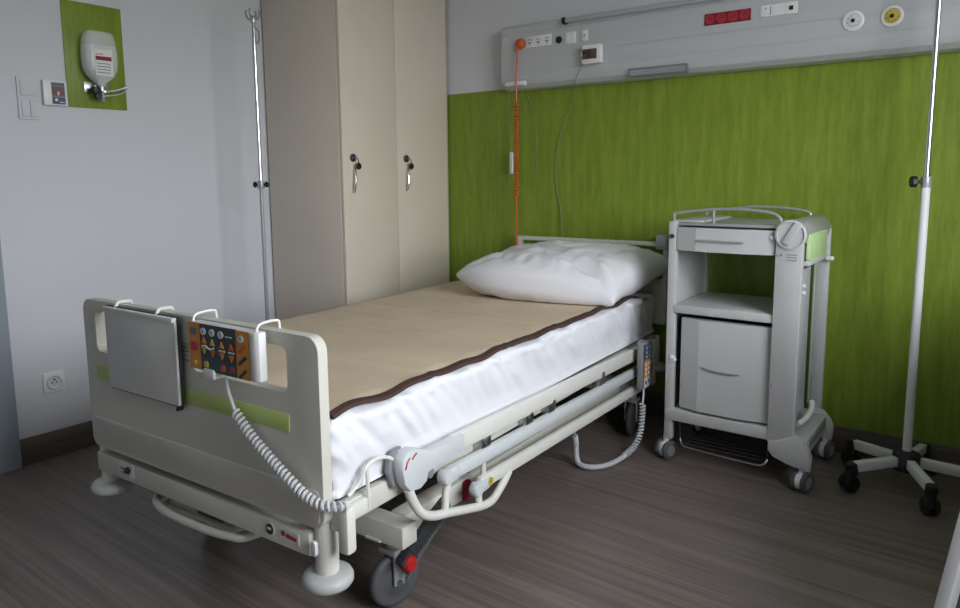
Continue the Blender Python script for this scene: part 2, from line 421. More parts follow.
# ------------------------------------------------------------------ bed head unit on the wall
UX0, UX1 = .996, 3.7
t = thing('bed_head_unit', 'long grey bed head supply unit mounted on the wall above the green covering', 'wall unit', (2.3, 0, 1.57), world=True)
prof = [(-.0045, 1.569), (-.030, 1.569), (-.058, 1.575), (-.078, 1.592), (-.088, 1.615), (-.090, 1.64), (-.090, 1.838), (-.086, 1.842), (-.086, 1.866), (-.080, 1.878), (-.068, 1.884), (0, 1.886)]
m = MB(); m.prism(prof, UX0, UX1, 'yz')
m.obj('housing', 'unit', t, angle=25)
m = MB(); m.prism(prof, UX0 - .004, UX0 + .0005, 'yz'); m.obj('end_cap', 'unitlight', t)
m = MB(); m.bb(1.372, UX1 - .05, -.112, -.103, 1.853, 1.876, .003)
for x in (1.5, 2.1, 2.7, 3.3): m.bb(x - .02, x + .02, -.104, -.080, 1.858, 1.868)
rl = m.obj('equipment_rail', 'unitlight', t)
m = MB(); m.bb(1.355, 1.374, -.116, -.084, 1.849, 1.879, .004); m.obj('rail_end', 'black', rl)
m = MB(); m.bb(UX0 + .01, UX1 - .01, -.0915, -.0895, 1.722, 1.7245).bb(UX0 + .01, UX1 - .01, -.0915, -.0895, 1.652, 1.654); m.obj('groove', 'unitlight', t)
# tilted grip of the reading light in the rounded bottom
m = MB()
for (x0, x1, z0, z1) in ((1.695, 1.965, 1.606, 1.613), (1.695, 1.965, 1.577, 1.583), (1.695, 1.703, 1.577, 1.613), (1.957, 1.965, 1.577, 1.613)):
    m.bb(x0, x1, -.097, -.068, z0, z1, .002)
g = m.obj('light_grip', 'midgrey', t)
m = MB(); m.bb(1.703, 1.957, -.0935, -.068, 1.583, 1.606); m.obj('light_lens', 'trolgrey', g)
# nurse call plug, sockets and outlets
m = MB()
m.bb(1.141, 1.288, -.094, -.0895, 1.765, 1.817, .001)
m.mi = 1
for k in range(3):
    cx = 1.1655 + .049 * k
    for dx, dz in ((-.008, .008), (.008, .008), (0, .012)): m.cyl((cx + dx, -.0945, 1.791 + dz), (cx + dx, -.0938, 1.791 + dz), .0035, 8)
    m.bb(cx - .011, cx + .011, -.0945, -.0938, 1.785, 1.790); m.bb(cx - .003, cx + .003, -.0945, -.0938, 1.775, 1.787)
m.obj('socket_strip', ['white', 'midgrey'], t)
m = MB(); m.lathe([(.017, 0), (.017, .004), (.012, .006), (.006, .003), (0, .003)], (1.329, -.0895, 1.783), (0, -1, 0), 18); m.obj('round_socket', 'black', t)
m = MB(); m.bb(1.366, 1.422, -.095, -.0895, 1.758, 1.812, .002).bb(1.369, 1.393, -.0975, -.094, 1.762, 1.808, .001).bb(1.395, 1.419, -.0975, -.094, 1.762, 1.808, .001); m.obj('switch_plate', 'white', t)
m = MB(); m.bb(1.453, 1.485, -.095, -.0895, 1.762, 1.812, .002); m.mi = 1; m.cyl((1.469, -.0965, 1.787), (1.469, -.0945, 1.787), .005, 10); m.obj('socket_plate', ['white', 'midgrey'], t)
m = MB(); m.bb(2.034, 2.223, -.095, -.0895, 1.757, 1.804, .002)
rs = m.obj('red_socket_strip', 'darkred', t)
for k in range(4):
    cx = 2.034 + .189 * (k + .5) / 4
    m = MB(); m.lathe([(.0205, .0), (.0205, .002), (.018, .002), (.017, .0004), (0, .0004)], (cx, -.095, 1.7805), (0, -1, 0), 20)
    m.mi = 1
    for dx, dz in ((-.007, 0), (.007, 0), (0, .008)): m.cyl((cx + dx, -.0965, 1.7805 + dz), (cx + dx, -.0953, 1.7805 + dz), .0028, 8)
    m.obj('socket_well', ['logo_red', 'black'], rs)
m = MB()
for k in range(3): m.bb(2.260 + .047 * k, 2.306 + .047 * k, -.095, -.0895, 1.761, 1.806, .002)
m.mi = 1; m.bb(2.368, 2.384, -.0957, -.0948, 1.775, 1.791); m.bb(2.298, 2.3005, -.0957, -.0948, 1.766, 1.80)
m.bb(2.278, 2.283, -.0957, -.0948, 1.79, 1.794)
m.obj('data_outlet', ['white', 'black'], t)
for cx, k, nm in ((2.597, 'offwhite', 'white'), (2.724, 'yellow', 'yellow')):
    m = MB(); m.lathe([(.037, 0), (.037, .005), (.034, .007), (.027, .007), (.026, .004), (0, .004)], (cx, -.0895, 1.7045), (0, -1, 0), 28)
    go = m.obj('gas_outlet', 'white', t); go['label'] = nm + ' ringed round gas outlet'
    m = MB(); m.lathe([(.0255, 0), (.0255, .003), (.014, .004), (.013, .007), (.009, .008), (0, .008)], (cx, -.0935, 1.7045), (0, -1, 0), 24)
    m.mi = 1; m.cyl((cx, -.1018, 1.7045), (cx, -.1000, 1.7045), .0075, 12)
    m.mi = 2
    for a in (200, 235, 270, 305, 340, 110, 150): m.box((cx + .019 * math.cos(math.radians(a)), -.0975, 1.7045 + .019 * math.sin(math.radians(a))), (.004, .0016, .003))
    m.obj('outlet_ring', [k, 'black', 'pic_grey'], go)

# orange nurse call lead
t = thing('call_lead', 'orange coiled call lead hanging from the left end of the grey wall unit', 'lead', (1.1, -.09, 1.784), world=True)
m = MB(); m.lathe([(.024, 0), (.026, .006), (.024, .016), (.016, .024), (0, .027)], (1.112, -.0905, 1.787), (0, -1, 0), 20).cyl((1.101, -.105, 1.782), (1.101, -.105, 1.755), .009, 10, r2=.006); m.obj('plug', 'orange', t)
m = MB(); m.tube([(1.102, -.106, 1.757), (1.1045, -.119, 1.66), (1.1055, -.1245, 1.60), (1.105, -.1225, 1.50)], .0042, 6, 4)
m.coil([(1.105, -.1225, 1.50), (1.103, -.120, 1.3), (1.100, -.116, 1.15), (1.096, -.112, 1.035)], .0088, .0042, 29, per=10, seg=6)
m.tube([(1.096, -.112, 1.035), (1.090, -.105, .93), (1.084, -.095, .80), (1.082, -.092, .68)], .003, 6, 4)
m.tube([(1.098, -.108, 1.035), (1.093, -.100, .93), (1.089, -.093, .80), (1.087, -.090, .68)], .0022, 6, 4)
m.obj('cable', 'orange', t)
m = MB(); m.bb(1.034, 1.148, -.118, -.0915, 1.584, 1.606, .003); tag(m.obj('cord_holder', 'white'), 'narrow white cord holder at the lower left end of the wall unit', 'holder')

t = thing('pull_switch', 'slim white pull switch hanging on a thin wire left of the orange cord', 'switch', (1.045, -.045, 1.2), world=True)
m = MB(); m.box((1.022, -.045, 1.204), (.018, .016, .112), .005); m.obj('body', 'white', t)
m = MB(); m.tube([(1.048, -.105, 1.587), (1.040, -.085, 1.50), (1.028, -.052, 1.38), (1.022, -.045, 1.262)], .0015, 5, 5); m.obj('wire', 'wire', t)

t = thing('call_handset', 'white boxed handset with brown display on the wall unit, thin wire drooping', 'handset', (1.51, -.09, 1.69), world=True)
m = MB(); m.bb(1.471, 1.566, -.125, -.0915, 1.652, 1.736, .004); m.obj('housing', 'white', t)
m = MB(); m.bb(1.475, 1.549, -.1275, -.1245, 1.672, 1.717, .001)
m.mi = 1; m.bb(1.480, 1.491, -.1285, -.127, 1.692, 1.706); m.bb(1.512, 1.517, -.1285, -.127, 1.676, 1.712); m.bb(1.50, 1.506, -.1285, -.127, 1.680, 1.710)
m.mi = 2; m.cyl((1.474, -.1285, 1.694), (1.474, -.127, 1.694), .004, 8)
m.obj('display', ['brown', 'black', 'white'], t)
m = MB(); m.tube([(1.472, -.105, 1.672), (1.455, -.102, 1.64), (1.425, -.096, 1.59), (1.396, -.05, 1.52), (1.34, -.022, 1.43), (1.302, -.014, 1.362), (1.268, -.012, 1.20), (1.275, -.012, 1.08), (1.30, -.012, .95), (1.31, -.02, .80)], .0018, 5, 5)
m.tube([(1.10, -.012, 1.55), (1.13, -.011, 1.45), (1.155, -.010, 1.30), (1.15, -.010, 1.17), (1.125, -.010, 1.08)], .0012, 5, 5)
m.obj('wire', 'wire', t)

# ------------------------------------------------------------------ the bed (local frame: x across, y from foot to head)
BX, BY, TH = 1.4928, -2.2004, .0511
bed = thing('hospital_bed', 'cream hospital bed on castors with green-banded footboard and lowered side rails', 'bed', (BX, BY, 0), TH)
# footboard
m = MB(); m.prism(rrect(-.457, .384, .485, .813, (.03, .035, .034, .034), 6), 0, .027, 'xz',
                  holes=[rrect(-.396, .668, -.035, .784, .02), rrect(.045, .678, .386, .782, .02)], bev=.010, seg=4)
m.prism(rrect(-.448, .395, .472, .474, .012), -.0015, .004, 'xz', bev=.0015)
fb = m.obj('footboard', 'cream', bed)
m = MB(); m.prism(rrect(-.405, .588, .388, .630, .004), -.0015, .004, 'xz', bev=.001); m.obj('green_band', 'lime', fb)
m = MB()
for k, z in enumerate((.742, .731, .722, .712, .700)): m.bb(.006 if k else .012, .036 - .004 * (k % 2), -.0012, .001, z, z + (.004 if k in (1, 2) else .0022))
m.obj('printed_lines', 'midgrey', fb)
# headboard: thin top rail with open slot, panel low down
m = MB(); m.prism([(-.485, .45), (.495, .45), (.495, .833), (-.300, .833), (-.300, .655), (-.485, .655)], 2.128, 2.156, 'xz', holes=[rrect(-.272, .66, .474, .811, .01)], bev=.006)
hb = m.obj('headboard', 'cream', bed)
m = MB(); m.bb(.447, .497, 2.108, 2.162, .800, .868, .006); m.obj('corner_guard', 'trolgrey', hb)
# end bars with posts and round bumpers
def end_bar(y0, y1, zs):
    m = MB(); m.bb(-.452, .43, y0, y1, .307 + zs, .361 + zs, .004); return m.obj('end_bar', 'cream', bed)
eb = end_bar(.004, .042, 0)
m = MB(); m.prism(rrect(-.335, .322, -.262, .362, .004), .002, .0045, 'xz'); m.mi = 1
m.bb(-.325, -.297, .0008, .0022, .340, .346); m.bb(-.325, -.283, .0008, .0022, .330, .333)
m.obj('sticker', ['offwhite', 'midgrey'], eb)
m = MB(); m.cyl((-.285, .004, .344), (-.285, -.008, .344), .009, 12, bev=.002); m.obj('key_knob', 'black', eb)
m = MB(); m.cyl((.300, .004, .338), (.300, .0022, .338), .017, 20); m.mi = 1; m.cyl((.300, .0025, .338), (.300, .0012, .338), .013, 20); m.mi = 0
m.box((.300, .0008, .340), (.013, .001, .006)); m.obj('round_badge', ['white', 'navy'], eb)
m = MB(); m.prism(rrect(.336, .325, .398, .352, .003), .0022, .0045, 'xz'); m.mi = 1
m.cyl((.347, .0024, .341), (.347, .0014, .341), .0065, 12)
for k in range(6): m.bb(.357 + .006 * k, .3615 + .006 * k, .0012, .0024, .3335 - .0002 * k, .3435 - .0006 * k)
m.obj('maker_plate', ['offwhite', 'logo_red'], eb)
m = MB(); m.prism(rrect(.442, .318, .456, .352, .006), -.003, .006, 'xz', bev=.001); m.obj('white_tab', 'white', eb)
end_bar(2.114, 2.15, 0)
for sx in (-1, 1):
    for y in (.04, 2.12):
        m = MB(); m.cyl((sx * .447, y, .262), (sx * .447, y, .398), .0265, 24, bev=.004); p = m.obj('corner_post', 'creamlight', bed)
        m = MB(); m.lathe([(0, -.019), (.040, -.019), (.052, -.016), (.0580, -.008), (.0580, .002), (.054, .010), (.045, .014), (.033, .016), (0, .016)], (sx * .447, y, .2500), (0, 0, 1), 36); m.obj('bumper', 'trol', p)
m = MB(); m.box((.516, .036, .384), (.032, .030, .108), .008).box((.490, .036, .40), (.03, .02, .05), .004); m.obj('plug_box', 'creamlight', bed)
m = MB()
m.tube([(-.215, .16, .272), (-.212, .05, .272), (-.185, .018, .272), (-.11, -.003, .272), (.03, -.006, .272), (.14, .006, .272), (.186, .035, .272), (.195, .16, .272)], .0105, 10, 5)
m.tube([(-.175, .16, .266), (-.175, .06, .264), (-.15, .034, .262), (-.03, .036, .262), (.08, .042, .262), (.12, .06, .264), (.13, .16, .266)], .008, 8, 5)
m.beam((-.22, .16, .272), (.20, .16, .272), .02, .016)
m.obj('foot_step', 'cream', bed)
# chassis
m = MB()
for y in (.315, 1.83): m.bb(-.46, .46, y - .03, y + .03, .198, .258, .005)
for sx in (-1, 1): m.bb(sx * .40 - .028, sx * .40 + .028, .34, 1.81, .200, .262, .005)
for sx in (-1, 1): m.bb(sx * .25 - .015, sx * .25 + .015, .03, .30, .315, .345, .003)
for sx in (-1, 1): m.bb(sx * .25 - .015, sx * .25 + .015, .29, .33, .25, .345, .003)
for sx in (-1, 1): m.bb(sx * .25 - .015, sx * .25 + .015, 1.83, 2.13, .315, .345, .003)
for sx in (-1, 1): m.bb(sx * .25 - .015, sx * .25 + .015, 1.81, 1.85, .25, .345, .003)
ch = m.obj('chassis', 'cream', bed)
m = MB(); m.box((.36, .283, .203), (.05, .004, .006)); m.obj('chassis_sticker', 'white', ch)
m = MB(); m.bb(-.445, .445, .07, 2.09, .388, .414, .004)
for y in (.12, .7, 1.3, 1.9): m.bb(-.44, .44, y - .02, y + .02, .355, .388)
pf = m.obj('mattress_platform', 'darkgrey', bed)
for sx in (-1, 1):
    m = MB(); m.bb(sx * .455 - .012, sx * .455 + .012, .08, 2.09, .358, .412, .003); m.obj('platform_rail', 'cream', pf)
m = MB()
for sx in (-1, 1):
    m.beam((sx * .27, .40, .245), (sx * .27, .95, .36), .05, .04, .004); m.beam((sx * .27, 1.75, .245), (sx * .27, 1.25, .36), .05, .04, .004)
m.bb(-.10, .10, .45, .85, .25, .37, .02).bb(-.09, .09, 1.3, 1.6, .25, .37, .02).cyl((0, .85, .31), (0, 1.3, .31), .028)
m.obj('lift_mechanism', 'darkgrey', bed)
for y in (.62, .87, 1.02, 1.42):
    m = MB(); m.bb(.468, .498, y - .025, y + .025, .325, .415, .004).cyl((.498, y, .39), (.505, y, .39), .012, 12); m.obj('rail_bracket', 'steel', bed)
# wire loop that keeps the mattress in place
for sx in (-1, 1):
    m = MB()
    m.tube([(sx * .474, .085, .43), (sx * .480, .115, .452), (sx * .484, .132, .480), (sx * .484, .16, .490), (sx * .484, .20, .484), (sx * .480, .235, .465)], .0048, 8, 5)
    m.tube([(sx * .482, .140, .484), (sx * .482, .142, .38)], .0048, 8)
    m.bb(sx * .463 - .012, sx * .463 + .02, .085, .15, .372, .408, .004)
    m.obj('mattress_retainer', 'creamlight', bed)
# castors
def castor(x, y, turn):
    m = MB(); a = V((math.cos(turn), math.sin(turn), 0)); c = V((x, y, .075)); f = V((-a.y, a.x, 0))
    m.cyl((x, y, .165), (x, y, .20), .022, 16)
    m.prism([(-.02, .165), (.02, .165), (.032, .14), (.02, .05), (-.02, .05), (-.032, .14)], .021, .028, 'xz', bev=.003) if False else None
    for s_ in (-1, 1):
        m.beam(c + a * .024 * s_ + V((0, 0, -.008)), c + a * .024 * s_ + V((0, 0, .095)), .034, .008, .003, up=a)
    m.box((x, y, .162), (.06, .06, .018), .006)
    k = m.obj('castor', 'trolgrey', bed)
    m = MB(); m.lathe([(0, -.015), (.040, -.015), (.048, -.012), (.060, -.014), (.070, -.012), (.075, -.006), (.075, .006), (.070, .012), (.060, .014), (.048, .012), (.040, .015), (0, .015)], c, a, 36)
    m.obj('wheel', 'tyre', k)
    m = MB(); m.lathe([(0, -.0165), (.036, -.0165), (.041, -.0125), (.041, .0125), (.036, .0165), (0, .0165)], c, a, 28).cyl(c - a * .031, c + a * .031, .008, 12); m.obj('wheel_hub', 'tyre', k)
castor(.385, .335, -.30); castor(-.385, .335, .25); castor(.445, 1.86, .2); castor(-.385, 1.83, .3)
m = MB()
pts = smooth_path([(.435, .312, .128), (.435, .345, .150), (.435, .40, .183), (.435, .46, .214), (.435, .51, .232)], 4)
for a, c in zip(pts, pts[1:]): m.beam(a, c + (c - a) * .08, .020, .054, .002)
pd = m.obj('brake_pedal', 'darkgrey', bed)
m = MB(); m.tube([p + V((.011, 0, -.027)) for p in pts], .003, 6); m.obj('pedal_edge', 'steel', pd)
m = MB(); m.lathe([(0, 0), (.018, 0), (.022, .004), (.022, .024), (.018, .030), (0, .032)], (.424, .330, .138), (1, 0, 0), 20); m.obj('pedal_cap', 'red', pd)
m = MB(); m.box((.43, .61, .228), (.022, .036, .062), .010).beam((.43, .61, .24), (.40, .66, .26), .014, .014); m.obj('brake_lever', 'darkred', bed)
# side rails, folded down
def side_rail(sx):
    def X(v): return sx * (v - .018)
    dz = lambda y: -.030 * (y - .4)
    m = MB()
    pl = [(.226, .450), (.230, .472), (.248, .487), (.276, .486), (.306, .474), (.338, .459), (.487, .455), (.487, .403), (.345, .408), (.328, .406), (.322, .386), (.296, .375), (.258, .381), (.236, .405)]
    m.prism(pl, X(.500), X(.534), 'yz', bev=.006)
    rail = m.obj('side_rail', 'bluegrey', bed)
    m = MB(); m.prism([(.212, .44), (.217, .468), (.236, .486), (.262, .489), (.262, .45), (.252, .384), (.228, .395)], X(.486), X(.502), 'yz', bev=.004); m.obj('rail_pivot', 'midgrey', rail)
    m = MB(); m.tube([(X(.535), .236, .446), (X(.5352), .242, .460), (X(.5352), .252, .471)], .0022, 6, 4); m.tube([(X(.535), .262, .463), (X(.535), .270, .470), (X(.535), .279, .474)], .0022, 6, 3); m.obj('scale_mark', 'red', rail)
    m = MB(); m.cyl((X(.495), .352, .392), (X(.522), .352, .392), .014, 14, bev=.003); m.obj('release_knob', 'midgrey', rail)
    m = MB()
    m.tube([(X(.520), .262, .385), (X(.522), .279, .343), (X(.524), .308, .303), (X(.524), .355, .277), (X(.524), .421, .258), (X(.524), .565, .215), (X(.524), .618, .2065), (X(.522), .650, .210), (X(.520), .70, .234), (X(.516), .738, .255)], .0125, 12, 5)
    m.tube([(X(.520), .411, .268), (X(.516), .420, .31), (X(.516), .432, .345)], .011, 10, 4); m.tube([(X(.520), .572, .216), (X(.516), .574, .245), (X(.514), .580, .262)], .0105, 10, 4)
    m.tube([(X(.508), .612, .29), (X(.508), .612, .345)], .008, 8)
    m.obj('rail_link', 'creamlight', rail)
    m = MB(); m.beam((X(.510), .45, .434 + dz(.45)), (X(.510), 1.965, .434 + dz(1.965)), .022, .052, .006); m.obj('rail_bar', 'creamlight', rail)
    m = MB(); m.beam((X(.512), .425, .3565), (X(.512), 1.965, .3565 + dz(1.965)), .026, .044, .012); mb = m.obj('rail_bar', 'bluegrey', rail)
    m = MB(); m.lathe([(0, 0), (.020, 0), (.022, .004), (.022, .022), (.018, .028), (0, .030)], (X(.502), .420, .3555), (sx, 0, 0), 22); m.beam((X(.515), .425, .3555), (X(.515), .475, .3545), .027, .043, .010); m.obj('rail_cap', 'bluegrey', rail)
    m = MB(); m.beam((X(.512), .58, .274), (X(.512), 1.965, .280 + dz(1.965)), .024, .040, .008); m.obj('rail_bar', 'creamlight', rail)
    m = MB(); m.lathe([(0, 0), (.019, 0), (.021, .004), (.021, .022), (.017, .027), (0, .029)], (X(.504), .563, .266), (sx, 0, 0), 22); m.beam((X(.516), .566, .266), (X(.516), .625, .270), .027, .038, .010); m.obj('rail_cap', 'bluegrey', rail)
    m = MB()
    for a in range(6): m.box((X(.530), .618, .272), (.003, .024, .005), 0, Matrix.Rotation(a * PI / 6 * 1.0, 4, 'X'))
    m.obj('star_sticker', 'yellow', rail)
    m = MB(); m.bb(X(.495), X(.527), 1.955, 1.980, .212, .415, .005); m.beam((X(.47), 1.967, .39), (X(.511), 1.967, .39), .03, .03, .004); m.obj('rail_post', 'creamlight', rail)
side_rail(1); side_rail(-1)

# document board hung on the footboard
t = thing('document_board', 'grey document board hooked over the left half of the footboard', 'board', (BX, BY, 0), TH)
m = MB(); m.prism(rrect(-.304, .586, .012, .806, .004), -.022, -.014, 'xz', bev=.002); m.prism(rrect(-.304, .796, .012, .808, .003), -.028, -.014, 'xz', bev=.002); m.obj('board', 'plate', t)
m = MB(); m.bb(-.308, .016, -.0135, -.0105, .580, .810); m.obj('back_plate', 'darkgrey', t)
m = MB(); m.cyl((.006, -.024, .579), (.006, -.010, .579), .006, 8); m.obj('corner_screw', 'black', t)
for x in (-.262, -.075):
    m = MB(); m.tube([(x, -.012, .800), (x, -.010, .812), (x, -.003, .819), (x, .013, .8195), (x, .029, .818), (x, .033, .806)], .0048, 8, 5); m.obj('hook', 'creamlight', t)

# nurse control panel hung on the footboard
t = thing('bed_control_panel', 'bed control keypad with orange edges hung over the right half of the footboard', 'control panel', (BX, BY, 0), TH)
def PZ(x): return 0
DX, DZ = .064, .029
m = MB()
pl = [(.098, -.014), (.098, -.036), (.104, -.040), (.318, -.040), (.324, -.043), (.340, -.043), (.346, -.038), (.346, -.020), (.340, -.014), (.104, -.010)]
m.prism(pl, .704, .814, 'xy', bev=.004); hs = m.obj('housing', 'white', t)
m = MB(); m.prism(rrect(.150, .686, .192, .710, .006), -.046, -.014, 'xz', bev=.003); m.obj('cable_tab', 'white', hs)
_n0 = set(bpy.data.objects)
m = MB(); m.bb(.077, .196, -.0415, -.0395, .705, .785)
m.mi = 1; m.bb(.077, .196, -.0414, -.0395, .675, .705)
m.mi = 2; m.bb(.038, .077, -.0415, -.0395, .675, .786); m.bb(.196, .236, -.0415, -.0395, .675, .784)
kp = m.obj('keypad', ['navy', 'teal', 'amber'], t)
Y0, Y1 = -.0435, -.0412
for (x, z) in ((.090, .768), (.119, .768), (.148, .767), (.212, .766)):
    m = MB(); m.cyl((x, Y0, z), (x, Y1, z), .0085, 14); m.mi = 1; m.bb(x - .0015, x + .0015, Y0 - .0006, Y0 + .001, z - .004, z + .004); m.obj('key', ['offwhite', 'midgrey'], kp)
def tri(x, z, up, s=.0075):
    m = MB(); m.prism([(x - s, z - s * up), (x + s, z - s * up), (x, z + s * up)], Y0, Y1, 'xz'); return m
for k, (x, z, up, mt) in enumerate(((.091, .748, 1, 'amber'), (.119, .746, 1, 'yellow'), (.150, .744, 1, 'amber'), (.180, .743, 1, 'orange'), (.091, .723, -1, 'yellow'), (.119, .719, -1, 'orange'), (.150, .717, -1, 'amber'), (.180, .716, -1, 'amber'))):
    tri(x, z, up).obj('key', mt, kp)
m = MB(); m.tube([(.084, -.0425, .733), (.095, -.0425, .735), (.104, -.0425, .730), (.114, -.0425, .729), (.124, -.0425, .733)], .0022, 5, 3).bb(.164, .184, Y0, Y1, .764, .766); m.obj('bed_symbol', 'white', kp)
m = MB(); m.bb(.140, .160, Y0, Y1, .728, .7315); m.bb(.171, .190, Y0, Y1, .728, .7315); m.obj('bed_symbol', 'bluegrey', kp)
m = MB(); m.prism(rrect(.088, .684, .102, .698, .004), Y0, Y1, 'xz'); m.obj('key', 'yellow', kp)
for x, mt in ((.152, 'orange'), (.180, 'logo_red')):
    m = MB(); m.prism(rrect(x - .007, .683, x + .007, .697, .004), Y0, Y1, 'xz'); m.obj('key', mt, kp)
m = MB(); m.bb(.047, .066, Y0, Y1, .757, .773); m.obj('key', 'pic_grey', kp)
m = MB(); m.prism(rrect(.046, .719, .066, .740, .004), Y0, Y1, 'xz'); m.obj('key', 'red', kp)
m = MB(); m.cyl((.056, Y0, .690), (.056, Y1, .690), .006, 12); m.obj('key', 'yellow', kp)
for z, mt in ((.743, 'orange'), (.716, 'navy'), (.686, 'navy')):
    for dx, dz in ((-.006, -.004), (.006, .006)):
        m = MB(); m.box((.215 + dx, -.0424, z + dz), (.013, .0022, .007), 0, Matrix.Rotation(-.7, 4, 'Y')); m.obj('key', mt, kp)
for o in set(bpy.data.objects) - _n0:          # slide the printed keypad to its place on the housing
    for v_ in o.data.vertices: v_.co.x = .1 + (v_.co.x - .038) * 1.09; v_.co.z += DZ
for x in (.104, .330):
    m = MB(); m.tube([(x, -.030, .808), (x, -.029, .820), (x, -.022, .828), (x, .0, .831), (x, .025, .830), (x, .032, .824), (x, .033, .806)], .0032, 8, 5); m.obj('hook', 'white', t)
m = MB(); m.tube([(.205, -.024, .692), (.212, -.024, .660), (.231, -.022, .613)], .0042, 8, 4)
m.coil([(.231, -.022, .613), (.277, -.022, .572), (.342, -.022, .529), (.405, -.022, .493), (.452, -.021, .468), (.493, -.014, .455), (.520, .006, .450), (.524, .03, .442)], .0088, .0040, 31, per=10, seg=6)
m.obj('coiled_cable', 'cable', t)

# patient handset clipped on the side rail
t = thing('patient_handset', 'small patient handset with orange keys clipped upright on the lowered side rail', 'handset', (BX, BY, 0), TH)
m = MB(); m.box((.540, 1.735, .362), (.026, .072, .195), .007); m.obj('body', 'midgrey', t)
m = MB(); m.bb(.558, .5598, 1.704, 1.766, .385, .452); m.obj('key_field', 'pic_blue', t)
m = MB(); m.bb(.558, .5598, 1.704, 1.766, .312, .385); kf = m.obj('key_field', 'amber', t); kf['label'] = 'orange key field'
m = MB(); m.bb(.558, .5598, 1.704, 1.766, .270, .312); m.obj('key_field', 'bluegrey', t)
for y in (1.720, 1.750):
    for z in (.437, .418, .400):
        m = MB(); m.cyl((.5595, y, z), (.5615, y, z), .0085, 12); m.mi = 1; m.cyl((.5610, y, z), (.5620, y, z), .005, 10); m.obj('key', ['navy', 'offwhite'], t)
    for z in (.368, .347, .327):
        m = MB(); m.cyl((.5595, y, z), (.5615, y, z), .0075, 12); m.obj('key', 'creamlight', t)
    m = MB(); m.cyl((.5595, y, .292), (.5615, y, .292), .007, 12); m.obj('key', 'navy', t)
m = MB(); m.box((.528, 1.735, .42), (.012, .04, .09), .003); m.obj('clip', 'midgrey', t)
m = MB(); m.tube([(.545, 1.735, .268), (.548, 1.728, .235), (.55, 1.715, .200)], .0042, 6, 4)
m.coil([(.55, 1.715, .200), (.552, 1.705, .14), (.552, 1.685, .080), (.546, 1.64, .040), (.532, 1.57, .022)], .0098, .0042, 19, per=10, seg=6)
m.tube([(.532, 1.57, .020), (.512, 1.49, .014), (.485, 1.435, .014), (.447, 1.41, .014), (.412, 1.41, .018), (.395, 1.42, .04), (.392, 1.42, .085)], .0105, 8, 5)
m.coil([(.392, 1.42, .085), (.394, 1.41, .11), (.398, 1.395, .135)], .009, .004, 6, per=9, seg=5)
m.tube([(.398, 1.395, .135), (.41, 1.37, .18), (.43, 1.345, .21)], .004, 6, 4)
m.obj('coiled_cable', 'cable', t)

# mattress under a white sheet
def nz(x, y, z, s): return noise.noise(V((x, y, z)) * s)
def sheet_fn(p, n):
    side = 1 - abs(n.z)
    y = p.y; d = 0
    if side > .25:
        # hanging folds on the tucked sides, running down and slightly towards the foot
        q = y + (p.z - .53) * .9
        rid = lambda w_: .5 - abs(w_) * 1.6
        d = .012 * nz(q * 6, p.z * 2.0, p.x, 1.2) + .022 * rid(nz(q * 7, p.z * 2.5, 3, 1)) + .013 * rid(nz(q * 19, p.z * 3.5, 7, 1)) - .012
        low = min(1, max(0, (.535 - p.z) / .06)); d *= 1 - .75 * low; d -= .013 * low
        top = max(0, (p.z - .575) / .04)
        d += (.014 * nz(p.y * 14, p.z * 30, 2, 1) + .012 * rid(nz(p.y * 36, p.z * 25, 5, 1))) * min(1, top) + .006 * min(1, top)
        d *= min(1, side * 1.4)
    else:
        d = .002 * nz(p.x * 5, p.y * 5, 0, 1)
    zf = 1.0
    q = p + n * d
    if p.y > 1.85: q.z -= (p.z - .416) * .12 * ((p.y - 1.85) / .27) ** 2
    return q
mat = None
m = MB(); m.rbox(-.470, .470, .040, 2.112, .4155, .616, .036, (26, 300, 26), sheet_fn)
mat = m.obj('mattress', 'sheet', angle=80); mat.location = (BX, BY, 0); mat.rotation_euler = (0, 0, TH)
tag(mat, 'thick mattress under a rumpled white sheet on the hospital bed', 'mattress')

# blanket
t = thing('blanket', 'tan wool blanket with brown binding spread over the white mattress', 'blanket', (BX, BY, 0), TH)
def bl(u, y, lift=0):
    """u across (-1..1), y along: a point on the blanket"""
    w = .455 + .006 * nz(y * 5, 1, u, 1) + .005 * math.sin(y * 23 + 2 * math.sin(y * 5))
    x = u * w
    drop = 0
    if u < 0:                                  # the far side hangs over the edge
        ax = -u * .56; t_ = max(0, ax - .445)
        x = -ax if t_ == 0 else -(.445 + .050 * (1 - math.exp(-t_ / .02)))
        drop = max(0, t_ - .008)
    z = .6242 + .0032 * (nz(x * 5, y * 4, 0, 1) + .6 * nz(x * 2, y * 14, 3, 1) + .4) + lift
    for yc in (.42, .80, 1.12):       # pressed creases across
        z += .0028 * math.exp(-((y - yc - .05 * x) / .012) ** 2)
    e = abs(x) - .415
    z -= drop
    if e > 0 and u > 0: z -= 3.0 * e * e + .0025 * math.sin(y * 31 + math.sin(y * 9))
    if y > 1.80: z -= .9 * (y - 1.80) ** 2
    return V((x, y, z))
def strip(us, ys, lift, thick):
    b = bmesh.new(); top = [[b.verts.new(bl(u, y, lift)) for u in us] for y in ys]; bot = [[b.verts.new(bl(u, y, lift - thick)) for u in us] for y in ys]
    nu, ny = len(us), len(ys)
    for i in range(ny - 1):
        for j in range(nu - 1):
            b.faces.new((top[i][j], top[i][j + 1], top[i + 1][j + 1], top[i + 1][j])); b.faces.new((bot[i][j], bot[i + 1][j], bot[i + 1][j + 1], bot[i][j + 1]))
    for i in range(ny - 1):
        for j in (0, nu - 1): b.faces.new((top[i][j], top[i + 1][j], bot[i + 1][j], bot[i][j]))
    for j in range(nu - 1):
        for i in (0, ny - 1): b.faces.new((top[i][j], bot[i][j], bot[i][j + 1], top[i][j + 1]))
    m = MB(); m.merge(b); return m
